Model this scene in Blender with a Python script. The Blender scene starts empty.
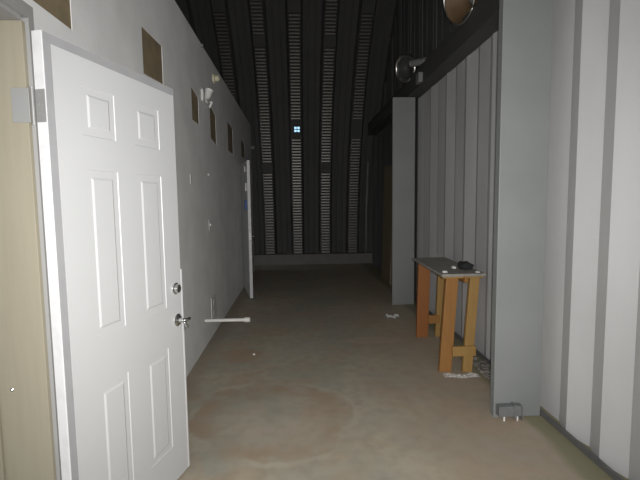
import bpy, bmesh, math, random
from mathutils import Vector, Matrix, noise
random.seed(7)
D = bpy.data
COL = bpy.context.scene.collection
PI = math.pi

# ------------------------------------------------------------------ materials
def mat(name, col, rough=0.7, metal=0.0, col2=None, scale=6.0, amount=0.5, bump=0.0, bscale=40.0,
        stretch=(1, 1, 1), spec=0.5, detail=6.0, emit=None, emit_s=0.0, lo=0.35, hi=0.7):
    m = D.materials.new(name); m.use_nodes = True
    nt = m.node_tree; b = nt.nodes['Principled BSDF']
    b.inputs['Roughness'].default_value = rough
    b.inputs['Metallic'].default_value = metal
    b.inputs['Specular IOR Level'].default_value = spec
    b.inputs['Base Color'].default_value = (*col, 1)
    tc = nt.nodes.new('ShaderNodeTexCoord'); mp = nt.nodes.new('ShaderNodeMapping')
    mp.inputs['Scale'].default_value = stretch
    nt.links.new(tc.outputs['Object'], mp.inputs['Vector'])
    if col2 is not None:
        nz = nt.nodes.new('ShaderNodeTexNoise')
        nz.inputs['Scale'].default_value = scale; nz.inputs['Detail'].default_value = detail
        nt.links.new(mp.outputs['Vector'], nz.inputs['Vector'])
        r = nt.nodes.new('ShaderNodeMapRange')
        r.inputs['From Min'].default_value = lo; r.inputs['From Max'].default_value = hi
        r.inputs['To Max'].default_value = amount
        nt.links.new(nz.outputs['Fac'], r.inputs['Value'])
        mx = nt.nodes.new('ShaderNodeMix'); mx.data_type = 'RGBA'
        mx.inputs[6].default_value = (*col, 1); mx.inputs[7].default_value = (*col2, 1)
        nt.links.new(r.outputs[0], mx.inputs[0]); nt.links.new(mx.outputs[2], b.inputs['Base Color'])
    if bump:
        n2 = nt.nodes.new('ShaderNodeTexNoise'); n2.inputs['Scale'].default_value = bscale
        n2.inputs['Detail'].default_value = 4
        nt.links.new(mp.outputs['Vector'], n2.inputs['Vector'])
        bp = nt.nodes.new('ShaderNodeBump'); bp.inputs['Strength'].default_value = bump
        bp.inputs['Distance'].default_value = 0.004
        nt.links.new(n2.outputs['Fac'], bp.inputs['Height']); nt.links.new(bp.outputs[0], b.inputs['Normal'])
    if emit is not None:
        b.inputs['Emission Color'].default_value = (*emit, 1); b.inputs['Emission Strength'].default_value = emit_s
    return m

M = dict(
    wall=mat('grey_drywall', (.82, .82, .815), .85, col2=(.70, .70, .695), scale=3, amount=.8, bump=.25, bscale=30),
    board=mat('brown_board', (.26, .20, .115), .85, col2=(.16, .125, .08), scale=9, amount=.8, bump=.3),
    gypsum=mat('gypsum_core', (.36, .345, .32), .95, col2=(.28, .27, .25), scale=20),
    door=mat('white_door_paint', (.535, .54, .545), .42, col2=(.505, .51, .515), scale=2.5, amount=.6, bump=.06, bscale=14),
    stile=mat('white_edge_paint', (.66, .66, .67), .5, col2=(.54, .535, .53), scale=14, amount=.7, lo=.5, hi=.75),
    gasket=mat('grey_weatherstrip', (.33, .33, .34), .6, col2=(.28, .28, .29), scale=9),
    frame=mat('grey_frame_paint', (.30, .295, .29), .6, col2=(.25, .25, .245), scale=5),
    jamb=mat('beige_jamb_wood', (.275, .25, .186), .7, col2=(.24, .214, .157), scale=5, stretch=(9, 9, .5), bump=.1),
    hinge=mat('dull_steel', (.29, .29, .285), .5, metal=.3, col2=(.30, .30, .30), scale=15),
    chrome=mat('bright_chrome', (.62, .62, .61), .16, metal=1.0),
    rim=mat('brushed_rim_metal', (.66, .65, .62), .30, metal=1.0),
    hole=mat('dark_keyway', (.02, .02, .02), .6),
    steel=mat('grey_steel_paint', (.225, .234, .231), .55, col2=(.19, .20, .20), scale=2.2, amount=.8, bump=.1, bscale=12),
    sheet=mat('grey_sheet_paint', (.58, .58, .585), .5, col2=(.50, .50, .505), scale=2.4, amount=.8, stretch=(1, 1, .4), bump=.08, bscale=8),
    sheet2=mat('falloff_grey_sheet', (.50, .50, .505), .55, col2=(.42, .42, .425), scale=2.4, amount=.8, stretch=(1, 1, .4), bump=.08, bscale=8),  # near sheet's paint copied darker, flash falloff put into the colour
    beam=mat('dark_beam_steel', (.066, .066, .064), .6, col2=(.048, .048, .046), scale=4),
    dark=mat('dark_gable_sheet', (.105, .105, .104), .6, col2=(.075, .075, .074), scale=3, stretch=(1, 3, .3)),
    dark2=mat('falloff_dark_sheet', (.10, .10, .10), .55, col2=(.07, .07, .07), scale=3),  # dimming of the flash past the shorter column put into the colour
    sill=mat('dark_steel_channel', (.11, .11, .112), .6, col2=(.16, .155, .14), scale=8),
    arch=mat('shaded_arch_sheet', (.078, .077, .076), .65, metal=.1, col2=(.060, .059, .058), scale=2),  # darker than the strips: shade of the turned-away troughs put into the colour
    crimp=mat('galvanised_crimped_sheet', (.145, .141, .131), .38, metal=.62, col2=(.105, .102, .096), scale=3),
    curb=mat('concrete_curb', (.20, .195, .18), .9, col2=(.14, .135, .125), scale=5, bump=.3),
    wood=mat('orange_pine', (.29, .135, .033), .6, col2=(.22, .092, .020), scale=4, stretch=(14, 14, 1), bump=.1),
    pine=mat('pale_pine', (.34, .205, .064), .6, col2=(.27, .15, .042), scale=4, stretch=(14, 14, 1), bump=.1),
    wood2=mat('red_pine', (.27, .10, .026), .6, col2=(.20, .068, .017), scale=4, stretch=(14, 14, 1), bump=.1),
    top=mat('worn_grey_board', (.30, .28, .25), .8, col2=(.19, .175, .155), scale=7, stretch=(4, .7, 1), bump=.2),
    plank=mat('tan_plank', (.25, .20, .135), .75, col2=(.17, .135, .09), scale=4, stretch=(10, 10, .6)),
    pvc=mat('white_pvc', (.74, .73, .70), .4, col2=(.66, .65, .60), scale=8),
    cloth=mat('black_cloth', (.018, .018, .02), .9, col2=(.04, .04, .042), scale=20),
    film=mat('clear_crinkled_film', (.62, .60, .58), .25, col2=(.45, .43, .40), scale=30, spec=.8),
    paper=mat('white_paper', (.72, .72, .70), .8),
    rubble=mat('grey_rubble', (.19, .175, .155), .95, col2=(.12, .11, .10), scale=20, bump=.3),
    cream=mat('cream_plastic', (.62, .58, .42), .5),
    whitep=mat('white_plastic', (.70, .70, .68), .45),
    plate=mat('painted_grey_plate', (.60, .60, .60), .55),
    blue=mat('blue_plastic', (.03, .10, .34), .5),
    copper=mat('brown_reflector', (.15, .095, .050), .6, metal=.1, col2=(.11, .07, .035), scale=5),
    housing=mat('grey_housing', (.30, .305, .30), .4, metal=.4),
    darkh=mat('dark_housing', (.07, .072, .07), .4, metal=.3),
    pane=mat('daylit_pane', (.6, .8, .9), .3, emit=(.42, .74, 1.0), emit_s=1.15),
    bracket=mat('dark_grey_bracket', (.16, .165, .17), .6, col2=(.11, .11, .115), scale=25),
)

# ------------------------------------------------------------------ mesh helpers
def box(bm, x0, x1, y0, y1, z0, z1, mtx=None):
    vs = [bm.verts.new((x, y, z)) for x in (x0, x1) for y in (y0, y1) for z in (z0, z1)]
    for f in ((0, 1, 3, 2), (4, 6, 7, 5), (0, 4, 5, 1), (2, 3, 7, 6), (0, 2, 6, 4), (1, 5, 7, 3)):
        bm.faces.new([vs[i] for i in f])
    if mtx is not None:
        for v in vs: v.co = mtx @ v.co
    return vs

def beam_between(bm, a, b, w, t, side=Vector((1, 0, 0))):
    """rectangular bar from a to b: w along side, t across"""
    a, b = Vector(a), Vector(b); d = (b - a).normalized()
    s = (side - d * side.dot(d)).normalized(); u = d.cross(s)
    vs = []
    for p in (a, b):
        for i, j in ((-1, -1), (1, -1), (1, 1), (-1, 1)):
            vs.append(bm.verts.new(p + s * (i * w / 2) + u * (j * t / 2)))
    for f in ((3, 2, 1, 0), (4, 5, 6, 7), (0, 1, 5, 4), (1, 2, 6, 5), (2, 3, 7, 6), (3, 0, 4, 7)):
        bm.faces.new([vs[i] for i in f])

def lathe(bm, prof, axis_o, axis_d, n=32):
    """prof: (along, radius) list revolved about a line"""
    o = Vector(axis_o); d = Vector(axis_d).normalized()
    s = d.orthogonal().normalized(); u = d.cross(s)
    rings = []
    for a, r in prof:
        if r < 1e-6: rings.append([bm.verts.new(o + d * a)])
        else: rings.append([bm.verts.new(o + d * a + (s * math.cos(2 * PI * k / n) + u * math.sin(2 * PI * k / n)) * r) for k in range(n)])
    for p, q in zip(rings, rings[1:]):
        for k in range(n):
            j = (k + 1) % n
            if len(p) == 1 and len(q) == 1: continue
            if len(p) == 1: bm.faces.new((p[0], q[k], q[j]))
            elif len(q) == 1: bm.faces.new((p[k], p[j], q[0]))
            else: bm.faces.new((p[k], p[j], q[j], q[k]))

def tube(bm, pts, r, n=10):
    pts = [Vector(p) for p in pts]; rings = []
    for i, p in enumerate(pts):
        d = (pts[min(i + 1, len(pts) - 1)] - pts[max(i - 1, 0)]).normalized()
        s = d.cross(Vector((.31, .17, .93))).normalized(); u = d.cross(s)
        rings.append([bm.verts.new(p + (s * math.cos(2 * PI * k / n) + u * math.sin(2 * PI * k / n)) * r) for k in range(n)])
    for p, q in zip(rings, rings[1:]):
        for k in range(n): bm.faces.new((p[k], p[(k + 1) % n], q[(k + 1) % n], q[k]))
    bm.faces.new(rings[0][::-1]); bm.faces.new(rings[-1])

def obj(name, bm, m, parent=None, origin=None, bevel=0.0, smooth=False, seg=2):
    """origin: world point the mesh's coordinates are moved to be local to"""
    if origin is None and parent is not None: origin = parent_origin(parent)
    if origin is not None:
        for v in bm.verts: v.co -= Vector(origin)
    bmesh.ops.recalc_face_normals(bm, faces=bm.faces)
    me = D.meshes.new(name); bm.to_mesh(me); bm.free()
    me.materials.append(M[m] if isinstance(m, str) else m)
    o = D.objects.new(name, me); COL.objects.link(o)
    if parent is not None: o.parent = parent
    elif origin is not None: o.location = origin
    if smooth:
        for p in me.polygons: p.use_smooth = True
    if bevel:
        b = o.modifiers.new('bevel', 'BEVEL'); b.width = bevel; b.segments = seg; b.limit_method = 'ANGLE'
        b.angle_limit = math.radians(40)
    return o

def parent_origin(o):
    p = Vector((0, 0, 0))
    while o is not None: p += o.location; o = o.parent
    return p

def thing(name, label, cat, loc, group=None):
    o = D.objects.new(name, None); COL.objects.link(o); o.location = loc; o.empty_display_size = .1
    o['label'] = label; o['category'] = cat
    if group: o['group'] = group
    return o

def tag(o, label, cat, group=None, kind=None):
    o['label'] = label; o['category'] = cat
    if group: o['group'] = group
    if kind: o['kind'] = kind
    return o

def struct(name, bm=None, m=None, label=None, cat=None, loc=(0, 0, 0)):
    if bm is None:
        o = D.objects.new(name, None); COL.objects.link(o); o.location = loc
    else: o = obj(name, bm, m)
    o['kind'] = 'structure'
    if label: o['label'] = label
    if cat: o['category'] = cat
    return o
NB = bmesh.new

# ------------------------------------------------------------------ main dimensions
WX = -0.96          # corridor face of the left wall
RX = 1.70           # plane of the right sheet wall
ARC_Y, ARC_R = 4.0, 6.2

# ------------------------------------------------------------------ floor
fm = D.materials.new('stained_concrete'); fm.use_nodes = True
nt = fm.node_tree; bs = nt.nodes['Principled BSDF']; N = nt.nodes.new; LK = nt.links.new
tc = N('ShaderNodeTexCoord')
def noise_fac(scale, lo, hi, out=1.0, detail=6, dist=0.0):
    n = N('ShaderNodeTexNoise'); n.inputs['Scale'].default_value = scale; n.inputs['Detail'].default_value = detail
    n.inputs['Distortion'].default_value = dist
    LK(tc.outputs['Object'], n.inputs['Vector'])
    r = N('ShaderNodeMapRange'); r.inputs['From Min'].default_value = lo; r.inputs['From Max'].default_value = hi
    r.inputs['To Max'].default_value = out; LK(n.outputs['Fac'], r.inputs['Value']); return r.outputs[0]
def mixc(fac, a, b):
    mx = N('ShaderNodeMix'); mx.data_type = 'RGBA'
    if hasattr(fac, 'links'): LK(fac, mx.inputs[0])
    else: mx.inputs[0].default_value = fac
    for i, c in ((6, a), (7, b)):
        if hasattr(c, 'links'): LK(c, mx.inputs[i])
        else: mx.inputs[i].default_value = (*c, 1)
    return mx.outputs[2]
def math_(op, a, b=None, c=None):
    n = N('ShaderNodeMath'); n.operation = op
    for i, v in enumerate((a, b, c)):
        if v is None: continue
        if hasattr(v, 'links'): LK(v, n.inputs[i])
        else: n.inputs[i].default_value = v
    return n.outputs[0]
def rng(v, a, b, c=0.0, d=1.0):
    r = N('ShaderNodeMapRange'); r.interpolation_type = 'SMOOTHSTEP'
    r.inputs['From Min'].default_value = a; r.inputs['From Max'].default_value = b
    r.inputs['To Min'].default_value = c; r.inputs['To Max'].default_value = d
    LK(v, r.inputs['Value']); return r.outputs[0]
sep = N('ShaderNodeSeparateXYZ'); LK(tc.outputs['Object'], sep.inputs[0])
wob = N('ShaderNodeTexNoise'); wob.inputs['Scale'].default_value = 2.2; wob.inputs['Detail'].default_value = 4
LK(tc.outputs['Object'], wob.inputs['Vector'])
wv = math_('MULTIPLY', math_('SUBTRACT', wob.outputs['Fac'], .5), .42)
ex = math_('DIVIDE', math_('SUBTRACT', sep.outputs[0], -.19), 1.08)
ey = math_('SUBTRACT', sep.outputs[1], 2.84)
rad = math_('ADD', math_('SQRT', math_('ADD', math_('MULTIPLY', ex, ex), math_('MULTIPLY', ey, ey))), wv)
ring = math_('MULTIPLY', rng(rad, .30, .46), math_('MULTIPLY', rng(rad, .47, .60, 1.0, 0.0), noise_fac(5, .3, .6)))
inner = math_('MULTIPLY', rng(rad, .10, .42, 1.0, 0.0), noise_fac(4, .32, .62))
edge = math_('MULTIPLY', math_('MULTIPLY', rng(rad, .50, .53), rng(rad, .545, .59, 1.0, 0.0)), noise_fac(3, .42, .6))
base = mixc(noise_fac(1.3, .40, .60, 1.0, 5, .5), (.410, .366, .286), (0.338, 0.322, 0.264))
base = mixc(noise_fac(2.8, .46, .66, .8, 8, .8), base, (0.388, 0.297, 0.212))
base = mixc(noise_fac(11, .42, .75, .6, 8), base, (0.272, 0.247, 0.196))
base = mixc(math_('MULTIPLY', rng(sep.outputs[0], .35, 1.1), .45), base, (0.396, 0.305, 0.221))
base = mixc(math_('MULTIPLY', ring, .85), base, (0.338, 0.256, 0.178))
base = mixc(math_('MULTIPLY', inner, .75), base, (0.454, 0.388, 0.315))
base = mixc(math_('MULTIPLY', edge, .5), base, (0.462, 0.429, 0.357))
# pale dried patch and reddish smear further on
def patch(cx, cy, rx, ry):
    a = math_('DIVIDE', math_('SUBTRACT', sep.outputs[0], cx), rx); b_ = math_('DIVIDE', math_('SUBTRACT', sep.outputs[1], cy), ry)
    r_ = math_('ADD', math_('SQRT', math_('ADD', math_('MULTIPLY', a, a), math_('MULTIPLY', b_, b_))), math_('MULTIPLY', wv, 3.0))
    return rng(r_, .55, 1.05, 1.0, 0.0)
base = mixc(math_('MULTIPLY', patch(.05, 4.25, .45, .35), .4), base, (0.355, 0.338, 0.289))
base = mixc(math_('MULTIPLY', patch(-.55, 4.05, .22, .22), .6), base, (0.380, 0.247, 0.153))
base = mixc(math_('MULTIPLY', patch(.75, 4.4, .4, .12), .5), base, (0.478, 0.371, 0.272))
# darker olive band along the sheet wall and grime by the left wall
base = mixc(math_('MULTIPLY', rng(math_('ADD', sep.outputs[0], math_('MULTIPLY', wv, .25)), 1.44, 1.53), .8), base, (0.206, 0.198, 0.119))
base = mixc(math_('MULTIPLY', rng(math_('ADD', sep.outputs[0], math_('MULTIPLY', wv, .5)), -.93, -.72, 1.0, 0.0), .55), base, (0.247, 0.206, 0.162))
LK(base, bs.inputs['Base Color'])
bs.inputs['Roughness'].default_value = .62; bs.inputs['Specular IOR Level'].default_value = .3
bn = N('ShaderNodeTexNoise'); bn.inputs['Scale'].default_value = 22; bn.inputs['Detail'].default_value = 6
LK(tc.outputs['Object'], bn.inputs['Vector'])
bp = N('ShaderNodeBump'); bp.inputs['Strength'].default_value = .2; bp.inputs['Distance'].default_value = .004
LK(bn.outputs['Fac'], bp.inputs['Height']); LK(bp.outputs[0], bs.inputs['Normal'])
M['floor'] = fm
b = NB(); box(b, -4.2, 1.95, -2.2, 10.6, -.15, 0)
struct('floor', b, 'floor', 'stained bare concrete floor of the corridor', 'floor')

# ------------------------------------------------------------------ left wall (drywall with cut-outs)
WT = .13; WZ = 3.09
OPEN1 = (.62, 1.56, 0, 2.10)        # near door opening (front face)
OPEN2 = (7.42, 8.34, 0, 2.10)       # far door opening
# y0, y1, then corner heights: near-bottom, near-top, far-bottom, far-top
HOLES = [(1.70, 1.985, 2.212, 2.53, 2.212, 2.50), (2.86, 3.27, 2.285, 2.575, 2.325, 2.595),
         (4.12, 4.40, 2.235, 2.535, 2.235, 2.495), (4.965, 5.30, 2.19, 2.565, 2.155, 2.495),
         (6.19, 6.66, 2.20, 2.60, 2.19, 2.57), (7.63, 8.10, 2.27, 2.565, 2.27, 2.53)]
ys = sorted({-1.8, 9.3, *[v for h in HOLES for v in h[:2]], OPEN1[0], OPEN1[1], OPEN2[0], OPEN2[1]})
zs = [0, 2.10, 2.23, 2.55, WZ]
b = NB(); grid = {}
def gv(y, z, x=WX):
    k = (round(y, 4), round(z, 4), round(x, 4))
    if k not in grid:
        zz = z
        for h in HOLES:
            if abs(y - h[0]) < 1e-6 and z == 2.23: zz = h[2]
            if abs(y - h[0]) < 1e-6 and z == 2.55: zz = h[3]
            if abs(y - h[1]) < 1e-6 and z == 2.23: zz = h[4]
            if abs(y - h[1]) < 1e-6 and z == 2.55: zz = h[5]
        grid[k] = b.verts.new((x, y, zz))
    return grid[k]
def solid(yc, zc):
    for o in (OPEN1, OPEN2):
        if o[0] < yc < o[1] and o[2] <= zc < o[3]: return False
    for h in HOLES:
        if h[0] < yc < h[1] and 2.23 < zc < 2.55: return False
    return True
XS = (WX, WX - .016)                   # drywall sheet 16 mm
for y0, y1 in zip(ys, ys[1:]):
    for z0, z1 in zip(zs, zs[1:]):
        s = solid((y0 + y1) / 2, (z0 + z1) / 2)
        if s:
            for x in XS: b.faces.new([gv(y0, z0, x), gv(y1, z0, x), gv(y1, z1, x), gv(y0, z1, x)])
for i, (y0, y1) in enumerate(zip(ys, ys[1:])):     # edges of the sheet wherever a neighbour cell is missing
    for j, (z0, z1) in enumerate(zip(zs, zs[1:])):
        if not solid((y0 + y1) / 2, (z0 + z1) / 2): continue
        def nb(di, dj):
            ii, jj = i + di, j + dj
            if not (0 <= ii < len(ys) - 1 and 0 <= jj < len(zs) - 1): return False
            return solid((ys[ii] + ys[ii + 1]) / 2, (zs[jj] + zs[jj + 1]) / 2)
        for (di, dj), (p, q) in {(-1, 0): ((y0, z0), (y0, z1)), (1, 0): ((y1, z0), (y1, z1)),
                                 (0, -1): ((y0, z0), (y1, z0)), (0, 1): ((y0, z1), (y1, z1))}.items():
            if not nb(di, dj):
                b.faces.new([gv(*p, XS[0]), gv(*q, XS[0]), gv(*q, XS[1]), gv(*p, XS[1])])
wl = struct('wall_left', b, 'wall', 'grey drywall partition with six cut-outs near its top', 'wall')
# wall core behind the sheet (studs and inner lining), broken at the two doorways
b = NB()
for y0, y1, z0 in ((-1.8, OPEN1[0], 0), (OPEN1[0], OPEN1[1], 2.10), (OPEN1[1], OPEN2[0], 0), (OPEN2[0], OPEN2[1], 2.10), (OPEN2[1], 9.3, 0)):
    box(b, WX - WT, WX - .0175, y0, y1, z0, WZ)
obj('wall_core', b, 'gypsum', wl)
for h in HOLES:
    b = NB(); m_ = .0
    vs = [b.verts.new((x, y, z)) for x in (WX - .0174, WX - .0035) for y, z in ((h[0], h[2]), (h[1], h[4]), (h[1], h[5]), (h[0], h[3]))]
    for f in ((0, 1, 2, 3), (4, 5, 6, 7), (0, 1, 5, 4), (1, 2, 6, 5), (2, 3, 7, 6), (3, 0, 4, 7)): b.faces.new([vs[i] for i in f])
    obj('exposed_board', b, 'board', wl)['label'] = 'brown board showing in the cut-out'
# room behind the partition: back wall, end walls, deck on top
b = NB(); box(b, -3.7, WX - WT, -1.8, 9.3, 3.092, 3.20); struct('ceiling', b, 'dark', 'dark deck over the room behind the partition', 'ceiling')
b = NB(); box(b, -3.7, -3.6, -1.8, 9.3, 0, 3.09); struct('wall_inner', b, 'wall', 'inner wall of the room behind the partition', 'wall')
b = NB(); box(b, -3.6, WX - WT, 9.2, 9.3, 0, 3.09); struct('wall_inner_end', b, 'wall', 'end wall of the room behind the partition', 'wall')

# ------------------------------------------------------------------ near doorway: grey frame, beige lining
b = NB()
box(b, WX - WT - .005, WX + .072, 1.545, 1.575, 0, 2.13)       # hinge-side grey edge
box(b, WX - WT - .005, WX + .072, .60, 1.545, 2.085, 2.13)     # head
box(b, WX - WT - .005, WX + .072, .60, .645, 0, 2.085)
fr = struct('trim_1', b, 'frame', 'grey door frame around the near doorway', 'trim')
b = NB()
box(b, WX - WT - .05, WX + .060, 1.526, 1.545, 0, 2.07)
box(b, WX - WT - .05, WX - .105, 1.512, 1.526, 0, 2.07)         # stop
box(b, WX - WT - .05, WX + .058, .645, .664, 0, 2.07)
obj('beige_lining', b, 'jamb', fr, bevel=.002)
b = NB(); box(b, WX - WT - .05, WX + .058, .664, 1.526, 2.07, 2.085); obj('head_lining', b, 'frame', fr)
b = NB(); lathe(b, [(-.002, .0), (-.002, .006), (.001, .006), (.0035, .003), (.004, 0)], (-1.022, 1.526, .81), (0, -1, 0), 14)
obj('screw', b, 'chrome', fr)

# ------------------------------------------------------------------ the white six-panel door
A = Vector((-.842, 1.535, 0)); Bp = Vector((-.622, 2.305, 0)); DL = .80
dv = (Bp - A).normalized(); nv = Vector((dv.y, -dv.x, 0))            # nv: out of the visible face
def dm(): return Matrix(((dv.x, nv.x, 0, A.x), (dv.y, nv.y, 0, A.y), (0, 0, 1, 0), (0, 0, 0, 1)))
DM = dm()                                                             # local (along, out, up) -> world
door = struct('door_1', label='white six-panel door standing open against the left wall', cat='door', loc=A)
def dobj(name, bm, m, parent=door, **k):
    for v in bm.verts: v.co = DM @ v.co
    return obj(name, bm, m, parent, **k)
Z0, Z1 = .012, 2.045
b = NB(); box(b, 0, .785, -.044, -.003, Z0, Z1); box(b, .785, .800, -.044, .001, Z0, 1.115); box(b, .785, .793, -.044, -.003, 1.115, Z1)
dobj('door_slab', b, 'stile', bevel=.002)
# face skin with six pressed panels
cols = ((.158, .338), (.462, .648)); rows = ((.208, .733), (.938, 1.594), (1.722, 1.908))
b = NB(); xs = [.036, .158, .338, .462, .648, .786]; zz = [Z0, .208, .733, .938, 1.594, 1.722, 1.908, 2.008]
fv = {}
def fvv(x, z):
    if (x, z) not in fv: fv[(x, z)] = b.verts.new((x, 0, z))
    return fv[(x, z)]
for i in range(len(xs) - 1):
    for j in range(len(zz) - 1):
        if i in (1, 3) and j in (1, 3, 5):
            prev = [fvv(xs[i], zz[j]), fvv(xs[i + 1], zz[j]), fvv(xs[i + 1], zz[j + 1]), fvv(xs[i], zz[j + 1])]
            for ins, dep in ((.005, -.007), (.011, -.010), (.014, -.010), (.036, .000), (.039, .001)):
                cur = [b.verts.new((x, dep, z)) for x, z in ((xs[i] + ins, zz[j] + ins), (xs[i + 1] - ins, zz[j] + ins),
                                                            (xs[i + 1] - ins, zz[j + 1] - ins), (xs[i] + ins, zz[j + 1] - ins))]
                for k in range(4): b.faces.new((prev[k], prev[(k + 1) % 4], cur[(k + 1) % 4], cur[k]))
                prev = cur
            b.faces.new(prev)
        else: b.faces.new([fvv(xs[i], zz[j]), fvv(xs[i + 1], zz[j]), fvv(xs[i + 1], zz[j + 1]), fvv(xs[i], zz[j + 1])])
lo = [b.verts.new((x, -.0029, z)) for x, z in ((.036, Z0), (.786, Z0), (.786, 2.008), (.036, 2.008))]
sk = [fvv(.036, Z0), fvv(.786, Z0), fvv(.786, 2.008), fvv(.036, 2.008)]
ring_ = [[fvv(x, Z0) for x in xs], [fvv(xs[-1], z) for z in zz], [fvv(x, zz[-1]) for x in xs[::-1]], [fvv(xs[0], z) for z in zz[::-1]]]
for k in range(4): b.faces.new(ring_[k] + [lo[(k + 1) % 4], lo[k]])
b.faces.new(lo[::-1])
dobj('door_skin', b, 'door')
b = NB(); box(b, .003, .034, -.0028, -.0008, Z0, 2.042); box(b, .034, .786, -.0028, -.0008, 2.010, 2.042)
dobj('weatherstrip', b, 'gasket')['label'] = 'grey border strip along the door edge'
# hinge
hg = struct_h = None
b = NB(); box(b, -.0022, -.0002, -.042, -.003, 1.742, 1.852)
hg = dobj('hinge', b, 'hinge', bevel=.004)
b = NB(); lathe(b, [(0, 0), (0, .006), (.128, .006), (.128, 0)], (-.006, -.050, 1.733), (0, 0, 1), 14)
dobj('hinge_pin', b, 'hinge', hg)
b = NB(); box(b, -.950, -.892, 1.5238, 1.5262, 1.738, 1.853)
obj('hinge_leaf', b, 'hinge', hg, bevel=.004)
for z in (1.765, 1.797, 1.83):
    for x in (-.018, -.030):
        b = NB(); lathe(b, [(0, 0), (0, .0035), (.001, .002), (.001, 0)], (-.0022, x, z + (.006 if x < -.02 else 0)), (-1, 0, 0), 10)
        dobj('screw', b, 'hinge', hg)
# deadbolt
b = NB(); lathe(b, [(0, 0), (0, .030), (.006, .030), (.010, .024), (.022, .021), (.024, .017), (.024, 0)], (.730, 0, 1.022), (0, 1, 0), 28)
db = dobj('deadbolt', b, 'chrome', smooth=False)
b = NB(); box(b, .7275, .7325, .0235, .0248, 1.015, 1.029); dobj('keyway', b, 'hole', db)
# lever handle
b = NB(); lathe(b, [(0, 0), (0, .033), (.005, .033), (.011, .026), (.014, .013), (.030, .011), (.036, .012), (.040, .010), (.040, 0)], (.739, 0, .853), (0, 1, 0), 28)
hd = dobj('lever_handle', b, 'chrome')
b = NB(); tube(b, [(.739, .036, .853), (.752, .041, .853), (.768, .045, .852), (.782, .047, .853)], .0075, 12)
dobj('lever', b, 'chrome', hd, smooth=True)
b = NB(); tube(b, [(.739, .036, .850), (.744, .042, .835), (.752, .046, .822), (.758, .047, .814)], .0065, 12)
dobj('latch_tail', b, 'chrome', hd, smooth=True)

# ------------------------------------------------------------------ far door, ajar, seen edge-on
P0 = Vector((-.700, 6.5, 0)); P1 = Vector((-.905, 7.40, 0)); dv2 = (P1 - P0).normalized(); nv2 = Vector((dv2.y, -dv2.x, 0))
d2 = struct('door_2', label='white door far down the left wall seen edge-on', cat='door', loc=P0)
DM2 = Matrix(((dv2.x, nv2.x, 0, P0.x), (dv2.y, nv2.y, 0, P0.y), (0, 0, 1, 0), (0, 0, 0, 1)))
def d2obj(name, bm, m, parent=d2, **k):
    for v in bm.verts: v.co = DM2 @ v.co
    return obj(name, bm, m, parent, **k)
b = NB(); box(b, 0, .92, -.045, 0, .012, 2.09); d2obj('door_slab', b, 'stile', bevel=.002)
b = NB(); lathe(b, [(0, 0), (0, .03), (.008, .028), (.012, .012), (.05, .012), (.05, 0)], (.07, 0, .95), (0, 1, 0), 20)
h2 = d2obj('lever_handle', b, 'chrome')
b = NB(); tube(b, [(.07, .045, .95), (.10, .05, .95), (.17, .05, .945)], .008); d2obj('lever', b, 'chrome', h2, smooth=True)
b = NB(); box(b, -.002, .0, -.036, -.008, .90, 1.00); d2obj('latch_plate', b, 'chrome')
b = NB(); box(b, .10, .17, -.075, -.0455, 1.36, 1.50); d2obj('lock_box', b, 'blue', bevel=.006)['label'] = 'small blue box on the back of the door'
b = NB(); box(b, .08, .16, -.066, -.0455, 1.64, 1.76); d2obj('notice_holder', b, 'whitep', bevel=.005)
b = NB(); box(b, .20, .30, -.062, -.0455, 1.93, 2.02); d2obj('closer_bracket', b, 'whitep', bevel=.005)
b = NB()
box(b, WX - WT, WX + .02, OPEN2[0] - .0, OPEN2[0] + .03, 0, 2.10); box(b, WX - WT, WX + .02, OPEN2[1] - .03, OPEN2[1], 0, 2.10)
box(b, WX - WT, WX + .02, OPEN2[0] + .03, OPEN2[1] - .03, 2.07, 2.10)
struct('trim_2', b, 'frame', 'grey frame of the far doorway', 'trim')

# ------------------------------------------------------------------ small things on the left wall
def on_wall(y, z): return Vector((WX, y, z))
# cream junction knob
o_ = on_wall(5.22, 2.91)
t = thing('cable_gland', 'cream round knob high on the grey wall, above the small spotlight', 'cable fitting', o_)
b = NB(); lathe(b, [(0, 0), (0, .055), (.02, .055), (.026, .045), (.026, 0)], o_, (1, 0, 0), 24); obj('base', b, 'cream', t)
b = NB(); lathe(b, [(.026, .036), (.06, .036), (.075, .022), (.078, 0)], o_, (1, 0, 0), 24); obj('cap', b, 'cream', t, smooth=True)
# small white spotlight
o_ = on_wall(4.58, 2.56)
t = thing('wall_spotlight', 'small white wall spotlight with a jointed arm between two cut-outs', 'light fixture', o_)
b = NB(); box(b, WX, WX + .022, 4.53, 4.64, 2.50, 2.62); obj('backplate', b, 'whitep', t, bevel=.006)
b = NB(); lathe(b, [(-.055, 0), (-.055, .024), (-.02, .032), (.045, .040), (.05, .040), (.044, .034), (.0, .028), (.0, 0)], (WX + .065, 4.57, 2.575), (.35, -.55, .75), 24)
obj('lamp_head', b, 'whitep', t, smooth=True)
b = NB(); tube(b, [(WX + .015, 4.61, 2.535), (WX + .03, 4.70, 2.52), (WX + .03, 4.78, 2.525)], .012); obj('arm', b, 'whitep', t, smooth=True)
b = NB(); lathe(b, [(-.04, 0), (-.04, .012), (.02, .022), (.03, .022), (.03, 0)], (WX + .035, 4.83, 2.53), (.25, .2, .9), 18); obj('sensor_head', b, 'whitep', t, smooth=True)
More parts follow.
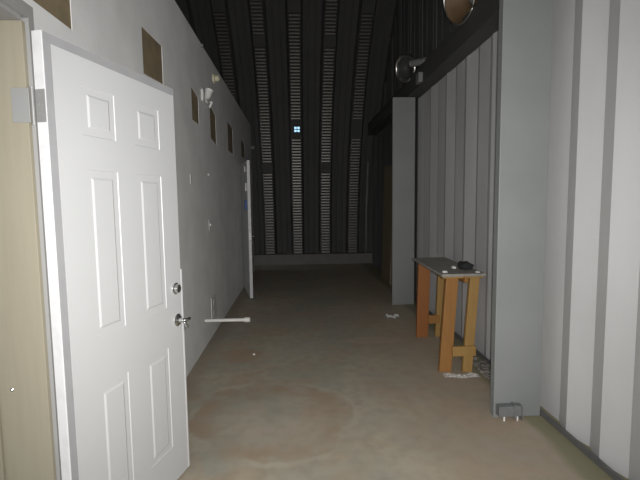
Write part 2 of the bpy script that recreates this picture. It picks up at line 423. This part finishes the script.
# switch and outlet
o_ = on_wall(4.73, 1.225)
t = thing('light_switch', 'grey switch plate at chest height beyond the white door', 'switch', o_)
b = NB(); box(b, WX, WX + .007, 4.69, 4.77, 1.165, 1.285); obj('cover_plate', b, 'plate', t, bevel=.003)
b = NB(); box(b, WX + .005, WX + .018, 4.722, 4.738, 1.212, 1.24); obj('toggle', b, 'whitep', t, bevel=.002)
o_ = on_wall(4.79, .28)
t = thing('wall_outlet', 'grey outlet plate low on the wall above the white pipe', 'outlet', o_)
b = NB(); box(b, WX, WX + .010, 4.66, 4.92, .17, .43); obj('cover_plate', b, 'plate', t, bevel=.004)
for z in (.24, .36):
    b = NB(); box(b, WX + .009, WX + .014, 4.74, 4.84, z - .04, z + .04); obj('socket', b, 'plate', t, bevel=.003)
# small marks on the wall
o_ = on_wall(4.74, 1.77); b = NB(); lathe(b, [(0, 0), (0, .012), (.012, .010), (.016, 0)], o_, (1, 0, 0), 14)
tag(obj('wall_hook', b, 'whitep', origin=o_), 'tiny white peg on the grey wall at head height', 'hook')
o_ = on_wall(3.97, 1.675); b = NB(); box(b, WX, WX + .006, 3.945, 3.995, 1.635, 1.72)
tag(obj('blank_plate', b, 'plate', origin=o_, bevel=.002), 'small blank plate on the grey wall near the door edge', 'wall plate')
o_ = on_wall(4.60, 3.06); b = NB(); box(b, WX, WX + .03, 4.56, 4.60, 3.04, 3.07)
tag(obj('cable_clip', b, 'steel', origin=o_, bevel=.006), 'small grey clip at the top edge of the left wall', 'clip')
o_ = Vector((WX, 9.05, 2.60)); b = NB(); lathe(b, [(0, 0), (0, .04), (.03, .035), (.05, .04), (.08, .04), (.10, .025), (.105, 0)], o_, (1, -.1, -.15), 20)
tag(obj('security_camera', b, 'steel', origin=o_, smooth=True), 'small grey dome fixture at the far end of the left wall', 'fixture')
# PVC stub
o_ = Vector((WX, 4.34, .272))
t = thing('pvc_pipe', 'white plastic pipe stub sticking out of the left wall near the floor', 'pipe', o_)
b = NB(); lathe(b, [(0.001, .0), (0.001, .017), (.405, .017), (.405, 0)], o_, (1, 0, -.004), 20); obj('pipe', b, 'pvc', t, smooth=False)
b = NB(); lathe(b, [(.40, .017), (.40, .026), (.450, .026), (.456, .022), (.456, 0)], o_, (1, 0, -.004), 20); obj('end_cap', b, 'pvc', t)

# ------------------------------------------------------------------ right wall: profiled sheet
def sheet(prof, y_end, z0, z1, x0=RX):
    """prof = function giving (y, x) polyline; solid 4 mm sheet"""
    b = NB(); pts = prof(y_end)
    rows_ = []
    for dx in (0, .006):
        rows_.append([(b.verts.new((x + dx, y, z0)), b.verts.new((x + dx, y, z1))) for y, x in pts])
    for r in rows_:
        for p, q in zip(r, r[1:]): b.faces.new((p[0], q[0], q[1], p[1]))
    f, k = rows_
    for p, q, p2, q2 in zip(f, f[1:], k, k[1:]):
        b.faces.new((p[0], q[0], q2[0], p2[0])); b.faces.new((p[1], q[1], q2[1], p2[1]))
    for e in (0, -1): b.faces.new((f[e][0], f[e][1], k[e][1], k[e][0]))
    return b
def prof_near(_):
    # walking away from the camera: facing slope, outer flat, away slope, inner flat
    out = []; y = 2.637 - .298 * 8
    for k in range(9):
        out += [(y - .142, RX - .046), (y, RX)]
        y += .298
    return [p for p in out if p[0] < 2.72] + [(2.915, RX)]
def prof_mid(_):
    out = []; y = 4.09 - 2 * .572                    # two teeth per repeat: one turned to the camera, one nearly flat
    while y < 9.6:
        for dy, x in ((0, RX + .020), (.200, RX - .012), (.280, RX + .004), (.490, RX - .002), (.571, RX + .020)):
            out.append((y + dy, x))
        y += .572
    return out
b = sheet(prof_near, 0, .0, 3.5)
struct('wall_right', b, 'sheet', 'pale grey ribbed sheet wall nearest the camera on the right', 'wall')
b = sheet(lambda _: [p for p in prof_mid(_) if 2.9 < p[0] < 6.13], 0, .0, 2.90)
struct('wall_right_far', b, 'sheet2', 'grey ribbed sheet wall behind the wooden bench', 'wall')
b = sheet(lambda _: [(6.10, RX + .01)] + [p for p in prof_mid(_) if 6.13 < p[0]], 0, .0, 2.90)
struct('wall_right_end', b, 'dark2', 'ribbed sheet wall beyond the shorter column, colour darkened for flash falloff', 'wall')
b = NB(); prev = None  # added backing that keeps outside light from leaking in on the right
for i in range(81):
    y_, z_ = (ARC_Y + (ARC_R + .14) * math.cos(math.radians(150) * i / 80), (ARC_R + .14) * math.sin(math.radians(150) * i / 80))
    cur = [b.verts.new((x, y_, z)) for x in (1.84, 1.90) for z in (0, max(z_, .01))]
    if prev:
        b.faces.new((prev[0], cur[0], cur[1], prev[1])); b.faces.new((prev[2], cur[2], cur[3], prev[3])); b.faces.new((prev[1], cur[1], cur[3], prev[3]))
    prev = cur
struct('wall_light_blocker', b, 'dark', 'added backing sheet blocking outside light behind the gable', 'wall')
# upper gable panels with stepped tops under the arch
b = NB(); y = -1.0; k = 0
while y < 10.0:
    w = .305; ya, yb = y, y + w
    far = max(abs(ya - ARC_Y), abs(yb - ARC_Y))
    zt = math.sqrt(max(ARC_R ** 2 - far ** 2, 0)) - .22
    if zt > 2.95:
        x0 = RX + (.035 if k % 2 else .045)
        box(b, x0, RX + .07, ya, yb - .004, 2.905, zt)
        box(b, x0 - .005, x0 + .001, ya + .10, ya + .20, 2.905, zt - .03)
    y += w; k += 1
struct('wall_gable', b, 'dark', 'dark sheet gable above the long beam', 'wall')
b = NB(); 
# sill channel
box(b, 1.620, 1.652, .4, 2.86, 0, .022); box(b, 1.620, 1.626, .4, 2.86, .022, .034)
struct('baseboard_right', b, 'sill', 'dark steel channel along the foot of the near sheet wall', 'baseboard')
b = NB(); box(b, 1.668, 1.672, 3.10, 5.80, 0, .05); box(b, 1.672, 1.76, 3.10, 5.80, 0, .006)
struct('baseboard_right_far', b, 'sill', 'steel channel along the foot of the sheet wall behind the bench', 'baseboard')

# ------------------------------------------------------------------ steel columns and beam
def column(y, x0, x1, ztop, label, bracket):
    o_ = Vector(((x0 + x1) / 2, y + .15, 0))
    t = thing('steel_column', label, 'column', o_, 'steel columns along the right wall')
    b = NB(); box(b, x0, x1, y, y + .018, .0, ztop); obj('front_flange', b, 'steel', t, bevel=.004)
    b = NB(); box(b, x0 + .006, x0 + .018, y + .018, y + .07, .0, ztop); box(b, x1 - .018, x1 - .006, y + .018, y + .07, .0, ztop); obj('side_flange', b, 'steel', t)
    if bracket:
        b = NB(); box(b, x0 + .012, x0 + .165, y - .055, y - .001, .03, .100)
        box(b, x0 + .168, x0 + .174, y - .055, y - .001, .0, .100); box(b, x0 + .112, x0 + .132, y - .06, y - .001, .02, .108)
        br = obj('anchor_bracket', b, 'bracket', t, bevel=.004)
        br['label'] = 'dark grey bracket bolted to the column foot'
        for x in (x0 + .05, x0 + .140):
            b = NB(); lathe(b, [(0, 0), (0, .006), (.031, .006), (.031, 0)], (x, y - .048, 0), (0, 0, 1), 12); obj('bolt', b, 'whitep', br)
    return t
column(2.715, 1.293, 1.616, 3.5, 'grey steel column nearest the camera with a bracket at its foot', True)
column(5.91, 1.312, 1.622, 2.862, 'grey steel column beyond the wooden bench, shorter of the two', False)
o_ = Vector((1.6, 6.2, 2.87))
t = thing('steel_beam', 'long dark steel beam along the top of the right wall', 'beam', o_)
b = NB(); box(b, 1.52, 1.698, 3.05, 9.3, 2.87, 2.884); obj('bottom_flange', b, 'beam', t)
b = NB(); box(b, 1.53, 1.545, 3.05, 9.3, 2.884, 3.086); obj('web', b, 'beam', t)
b = NB(); box(b, 1.52, 1.698, 3.05, 9.3, 3.086, 3.10); obj('top_flange', b, 'beam', t)
b = NB(); box(b, 1.475, 1.5295, 5.24, 5.37, 2.885, 3.00); obj('clip_box', b, 'housing', t, bevel=.006)['label'] = 'small grey box on the beam'

# ------------------------------------------------------------------ floodlights on the beam
def flood(o_, axis, r, label, dome, scale_h, rim_r, side_can=None, group='floodlights on the long beam'):
    o_ = Vector(o_); ax = Vector(axis).normalized()
    t = thing('floodlight', label, 'lamp', o_, group)
    b = NB(); lathe(b, [(.0, r), (-.10 * scale_h, r * .93), (-.26 * scale_h, r * .66), (-.34 * scale_h, r * .42), (-.35 * scale_h, r * .40),
                        (-.34 * scale_h, r * .38), (-.25 * scale_h, r * .62), (-.10 * scale_h, r * .90), (.0, r * .97), (0, r)], o_, ax, 40)
    obj('reflector', b, dome, t, smooth=True)
    b = NB()
    s = ax.orthogonal().normalized(); u = ax.cross(s)
    tube(b, [o_ + (s * math.cos(2 * PI * k / 48) + u * math.sin(2 * PI * k / 48)) * r for k in range(49)], rim_r, 8)
    obj('rim', b, 'rim', t, smooth=True)
    b = NB(); q = o_ - ax * (.352 * scale_h)
    if side_can:
        lathe(b, [(0, 0), (0, .040), (.01, .046), (.235, .046), (.245, .040), (.245, 0)], o_ + Vector(side_can), (.60, -.80, -.10), 24)
    else:
        lathe(b, [(0, 0), (0, r * .37), (-.03, r * .40), (-.22 * scale_h, r * .36), (-.22 * scale_h, 0)], q, ax, 28)
    obj('ballast_housing', b, 'housing', t)
    b = NB(); f_ = Vector((1.60, q.y, 3.10)); g = q - ax * .10
    beam_between(b, (g.x, g.y, g.z - .01), (f_.x, f_.y, 3.10), .03, .008, Vector((0, 1, 0))); obj('bracket', b, 'darkh', t)
    return t
flood((1.45, 3.90, 3.245), (-.86, -.22, -.2), .215, 'floodlight with a brown shade, the nearer one above the beam', 'copper', .50, .010)
flood((1.475, 5.88, 3.235), (-.80, -.50, -.22), .165, 'floodlight with a bright chrome rim, above the shorter column', 'darkh',   .50, .024, (.035, -.15, .01))

# ------------------------------------------------------------------ arch shell
def arc(th, r): return (ARC_Y + r * math.cos(th), r * math.sin(th))
PITCH = .655; XA = -.005
b = NB(); NTH = 110; TH1 = math.radians(150)  # shell stops short behind the camera so world fill gets in
secs = []
prof = []
xk = -6
hw = .115
pro = []
for k in range(-5, 4):
    c = XA + k * PITCH
    pro += [(c - hw, 0.0), (c + hw, 0.0)]
    W_ = PITCH - 2 * hw                              # deep trough with small stiffening ribs between two flat strips
    for f_, d in ((.10, .12), (.30, .13), (.32, .118), (.36, .118), (.38, .13), (.62, .13), (.64, .118), (.68, .118), (.70, .13), (.90, .12)):
        pro.append((c + hw + W_ * f_, d))
pro = [p for p in pro if p[0] < 1.98]
for i in range(NTH + 1):
    th = TH1 * i / NTH
    row = []
    for x, d in pro:
        y, z = arc(th, ARC_R + d); row.append(b.verts.new((x, y, z)))
    secs.append(row)
for p, q in zip(secs, secs[1:]):
    for j in range(len(pro) - 1): b.faces.new((p[j], p[j + 1], q[j + 1], q[j]))
bl = NB(); prev = None  # added side closure, stops world light coming in over the deck
for i in range(61):
    y_, z_ = arc(TH1 * i / 60, ARC_R); cur = [bl.verts.new((x, y_, z)) for x in (-3.36, -3.30) for z in ((z_, 3.2) if z_ > 3.2 else (z_, z_ - .001))]
    if prev:
        bl.faces.new((prev[0], cur[0], cur[1], prev[1])); bl.faces.new((prev[2], cur[2], cur[3], prev[3]))
    prev = cur
struct('wall_light_blocker_left', bl, 'dark', 'added dark sheet blocking light above the room behind the partition', 'wall')
aw = struct('wall_arch', b, 'arch', 'curved ribbed steel shell closing the far end, trough shade in its colour', 'wall')
# crimped strips lying in the flats; plain laps where panels overlap
def zth(z): return math.asin(z / ARC_R)
for k in range(-2, 3):
    c = XA + k * PITCH
    even = k % 2 == 0
    brk = [(2.82, 3.20), (4.80, 5.05)] if even else [(2.12, 2.34), (4.38, 4.53)]
    segs = []; z = .24
    for a_, b2 in brk: segs.append((z, a_)); z = b2
    segs.append((z, 5.95))
    b = NB()
    for z0_, z1_ in segs:
        t0, t1 = zth(z0_), zth(z1_); n = max(4, int((t1 - t0) * ARC_R / .011))
        prev = None
        for i in range(n + 1):
            th = t0 + (t1 - t0) * i / n
            d = -.012 - .0036 * math.sin(2 * PI * i / 6)
            y, z = arc(th, ARC_R + d)
            cur = [b.verts.new((c - .105, *arc(th, ARC_R - .001))), b.verts.new((c - .095, y, z)), b.verts.new((c + .095, y, z)), b.verts.new((c + .105, *arc(th, ARC_R - .001)))]
            if prev:
                for j in range(3): b.faces.new((prev[j], prev[j + 1], cur[j + 1], cur[j]))
            prev = cur
    obj('crimped_strip', b, 'crimp', aw)
b = NB(); box(b, -4.0, 1.96, 10.06, 10.35, 0, .235); struct('trim_3', b, 'curb', 'concrete curb along the foot of the curved shell', 'trim')
# little daylit window in the shell
wy, wz = arc(zth(3.03), ARC_R - .03)
th = zth(3.03); rd = Vector((0, -math.cos(th), -math.sin(th))); upv = Vector((0, -math.sin(th), math.cos(th)))
w = struct('window_1', label='tiny four-pane window high in the curved end wall', cat='window', loc=(.014, wy, wz))
b = NB(); P = Vector((.014, wy, wz))
def wbar(bm, x0, x1, u0, u1, d0, d1):
    vs = box(bm, x0, x1, u0, u1, d0, d1)
    for v in vs: v.co = P + Vector((v.co.x, 0, 0)) + upv * v.co.y + rd * v.co.z
for x0, x1, u0, u1 in ((-.075, -.058, -.075, .075), (.058, .075, -.075, .075), (-.058, .058, -.075, -.058), (-.058, .058, .058, .075), (-.007, .007, -.058, .058), (-.058, -.007, -.007, .007), (.007, .058, -.007, .007)):
    wbar(b, x0, x1, u0, u1, -.02, .012)
obj('window_frame', b, 'darkh', w)
for sx in (-1, 1):
    for sz in (-1, 1):
        b = NB(); x0, x1 = sorted((sx * .007, sx * .058)); u0, u1 = sorted((sz * .007, sz * .058))
        wbar(b, x0, x1, u0, u1, -.01, 0.0); obj('pane', b, 'pane', w)

# ------------------------------------------------------------------ wooden bench
O = Vector((1.36, 4.0, 0))
t = thing('wooden_bench', 'tall narrow wooden trestle bench with a grey top against the sheet wall', 'bench', O)
def leg(foot, head, w, th_, m, yw=None):
    b = NB(); beam_between(b, foot, head, w, th_, Vector((1, 0, 0))); return obj('leg', b, m, t, bevel=.003)
leg((1.235, 3.515, 0), (1.305, 3.565, .825), .105, .04, 'wood')
leg((1.420, 3.50, 0), (1.496, 3.555, .825), .082, .04, 'pine')
leg((1.315, 4.47, 0), (1.318, 4.415, .825), .125, .04, 'wood2')
leg((1.500, 4.47, 0), (1.512, 4.415, .825), .085, .04, 'pine')
b = NB(); beam_between(b, (1.290, 3.486, .185), (1.49, 3.486, .185), .085, .022, Vector((0, 0, 1))); obj('stretcher', b, 'pine', t, bevel=.002)
b = NB(); beam_between(b, (1.37, 4.43, .20), (1.49, 4.43, .20), .09, .03, Vector((0, 0, 1))); obj('stretcher', b, 'wood', t, bevel=.002)
b = NB(); beam_between(b, (1.405, 3.50, .805), (1.405, 4.47, .805), .07, .03, Vector((0, 0, 1))); obj('top_rail', b, 'wood', t)
b = NB(); beam_between(b, (1.215, 3.555, .815), (1.56, 3.555, .812), .022, .06, Vector((0, 0, 1))); obj('end_batten', b, 'pine', t, bevel=.002)
# top board (two planks, slightly skewed)
b = NB()
zt0, zt1 = .828, .852
def slab(pts, z0, z1):
    lo_ = [b.verts.new((x, y, z0)) for x, y in pts]; hi_ = [b.verts.new((x, y, z1)) for x, y in pts]
    b.faces.new(lo_[::-1]); b.faces.new(hi_)
    for i in range(len(pts)): j = (i + 1) % len(pts); b.faces.new((lo_[i], lo_[j], hi_[j], hi_[i]))
slab([(1.185, 3.46), (1.555, 3.46), (1.575, 4.52), (1.22, 4.52)], zt0, zt1)
obj('top_board', b, 'top', t, bevel=.003)
# things on the bench
def lump(center, size, seed, sub=3, amp=.35, freq=9.0, flat=True):
    b = NB(); bmesh.ops.create_icosphere(b, subdivisions=sub, radius=1.0)
    for v in b.verts:
        d = 1 + amp * noise.noise(v.co * freq * .25 + Vector((seed * 3.1, seed, 0))) + amp * .5 * noise.noise(v.co * freq * .6 + Vector((seed, 0, 9)))
        v.co = Vector((v.co.x * size[0] * d, v.co.y * size[1] * d, max(v.co.z, -.55 if flat else -1) * size[2] * d))
    zmin = min(v.co.z for v in b.verts)
    for v in b.verts: v.co += Vector(center) + Vector((0, 0, -zmin))
    return b
c = (1.475, 3.70, .8525); o = obj('work_glove', lump(c, (.06, .095, .042), 3), 'cloth', origin=c, smooth=True); tag(o, 'crumpled black cloth lying on the near end of the wooden bench', 'cloth')
c = (1.39, 3.75, .8525); o = obj('paper_scrap', lump(c, (.022, .03, .014), 5, 2), 'paper', origin=c); tag(o, 'white crumpled scrap beside the black cloth on the bench', 'paper scrap', 'white scraps on the bench top')
c = (1.235, 3.54, .8525); o = obj('paper_scrap', lump(c, (.025, .02, .010), 6, 2), 'paper', origin=c); tag(o, 'white crumpled scrap at the corridor-side near corner of the bench top', 'paper scrap', 'white scraps on the bench top')
c = (1.50, 3.50, .8525); o = obj('paper_scrap', lump(c, (.022, .018, .009), 8, 2), 'paper', origin=c); tag(o, 'white crumpled scrap at the wall-side near corner of the bench top', 'paper scrap', 'white scraps on the bench top')
# crinkled film under the near legs
b = NB(); nx, ny = 46, 10; rows_ = []
for j in range(ny + 1):
    r_ = []
    for i in range(nx + 1):
        u, v = i / nx, j / ny
        x = 1.195 + .29 * u; y = 3.375 + .085 * v + .012 * math.sin(u * 9) - .02 * u
        z = .003 + .022 * abs(noise.noise(Vector((x * 26, y * 30, 2)))) * min(1, 6 * min(u, 1 - u, v, 1 - v) + .15)
        r_.append(b.verts.new((x, y, z)))
    rows_.append(r_)
for p, q in zip(rows_, rows_[1:]):
    for i in range(nx): b.faces.new((p[i], p[i + 1], q[i + 1], q[i]))
o = obj('plastic_film', b, 'film', origin=(1.33, 3.42, 0)); tag(o, 'strip of crinkled shiny plastic film on the floor before the bench legs', 'plastic film')
sm = o.modifiers.new('thick', 'SOLIDIFY'); sm.thickness = .001; sm.offset = 1
# rubble heap by the wall
b = NB()
for i in range(34):
    x = random.uniform(1.53, 1.655); y = random.uniform(3.28, 3.85); s = random.uniform(.012, .034)
    mt = Matrix.Translation((x, y, s * .55)) @ Matrix.Rotation(random.uniform(0, 6), 4, 'Z') @ Matrix.Rotation(random.uniform(-.4, .4), 4, 'X')
    box(b, -s, s, -s * .7, s * .8, -s * .5, s * .45, mt)
o = obj('rubble', b, 'rubble', origin=(1.6, 3.55, 0), bevel=.004); tag(o, 'heap of grey rubble and dust at the foot of the wall beside the bench', 'rubble', kind='stuff')
# scrap of white paper on the floor beyond the bench
b = NB(); rows_ = []
for j in range(7):
    rows_.append([b.verts.new((1.10 + .15 * i / 9, 5.20 + .13 * j / 6 + .03 * math.sin(i), .004 + .05 * abs(noise.noise(Vector((i * .6, j * .8, 4)))))) for i in range(10)])
for p, q in zip(rows_, rows_[1:]):
    for i in range(9): b.faces.new((p[i], p[i + 1], q[i + 1], q[i]))
o = obj('paper_scrap', b, 'paper', origin=(1.17, 5.27, 0)); tag(o, 'crumpled white paper scrap on the floor before the shorter column', 'paper scrap')
sm = o.modifiers.new('thick', 'SOLIDIFY'); sm.thickness = .001; sm.offset = 1
for x, y, s, lab in ((-.443, 4.056, .013, 'white pebble on the floor beyond the round stain'), ):
    c = (x, y, 0); o = obj('pebble', lump(c, (s, s, s * .8), 11, 2), 'paper', origin=c); tag(o, lab, 'pebble')
c = (-.86, 3.03, 0); o = obj('debris_chip', lump(c, (.045, .03, .012), 14, 2), 'rubble', origin=c); tag(o, 'dark chip of debris on the floor at the foot of the left wall', 'debris')
# tan plank leaning by the far right wall
o_ = Vector((1.60, 10.02, .235)); b = NB(); tube(b, [(1.60, 10.02, .236), (1.60, 10.0, 1.2), (1.60, 9.72, 2.35)], .018, 10)
tag(obj('conduit', b, 'steel', origin=o_, smooth=True), 'thin grey conduit standing on the curb at the right end of the curved wall', 'conduit')
o_ = Vector((1.60, 7.75, 0)); t = thing('wooden_board', 'tall tan wooden board leaning against the dark right wall beyond the shorter column', 'board', o_)
b = NB(); beam_between(b, (1.60, 7.75, 0.001), (1.662, 7.75, 2.10), .022, .80, Vector((1, 0, 0))); obj('board', b, 'plank', t, bevel=.003)

# ------------------------------------------------------------------ light: camera flash + added world fill through the shell end left open for it
cam_h = 1.46
flash = D.lights.new('flash', 'SPOT'); flash.energy = 318; flash.spot_size = math.radians(118); flash.spot_blend = 1.0
flash.shadow_soft_size = .012; flash.color = (1.0, .985, .955)
fo = D.objects.new('flash', flash); COL.objects.link(fo)
wd = D.worlds.new('world'); bpy.context.scene.world = wd; wd.use_nodes = True
wd.node_tree.nodes['Background'].inputs[0].default_value = (.95, .97, 1.0, 1); wd.node_tree.nodes['Background'].inputs[1].default_value = 1.45

# ------------------------------------------------------------------ camera
f = 430.0; vx, vy, roll = 298.0, 202.0, math.radians(-.7)
p = math.atan((240 - vy) / f); yaw = math.atan((320 - vx) / math.hypot(f, 240 - vy))
fw = Vector((math.sin(yaw) * math.cos(p), math.cos(yaw) * math.cos(p), -math.sin(p)))
rt = Vector((math.cos(yaw), -math.sin(yaw), 0)); up = rt.cross(fw)
r2 = rt * math.cos(roll) + up * math.sin(roll); u2 = -rt * math.sin(roll) + up * math.cos(roll)
cd = D.cameras.new('camera'); cd.sensor_width = 36; cd.lens = 36 * f / 640; cd.clip_start = .02; cd.clip_end = 100
co = D.objects.new('camera', cd); COL.objects.link(co)
R = Matrix((r2, u2, -fw)).transposed().to_4x4()
co.matrix_world = Matrix.Translation((0, 0, cam_h)) @ R
fo.matrix_world = Matrix.Translation(Vector((0, 0, cam_h)) + r2 * .035 + u2 * .03) @ R
S = bpy.context.scene; S.camera = co
S.view_settings.view_transform = 'Standard'; S.view_settings.look = 'None'; S.view_settings.gamma = 1
S.view_settings.use_curve_mapping = False; S.view_settings.exposure = 0.0
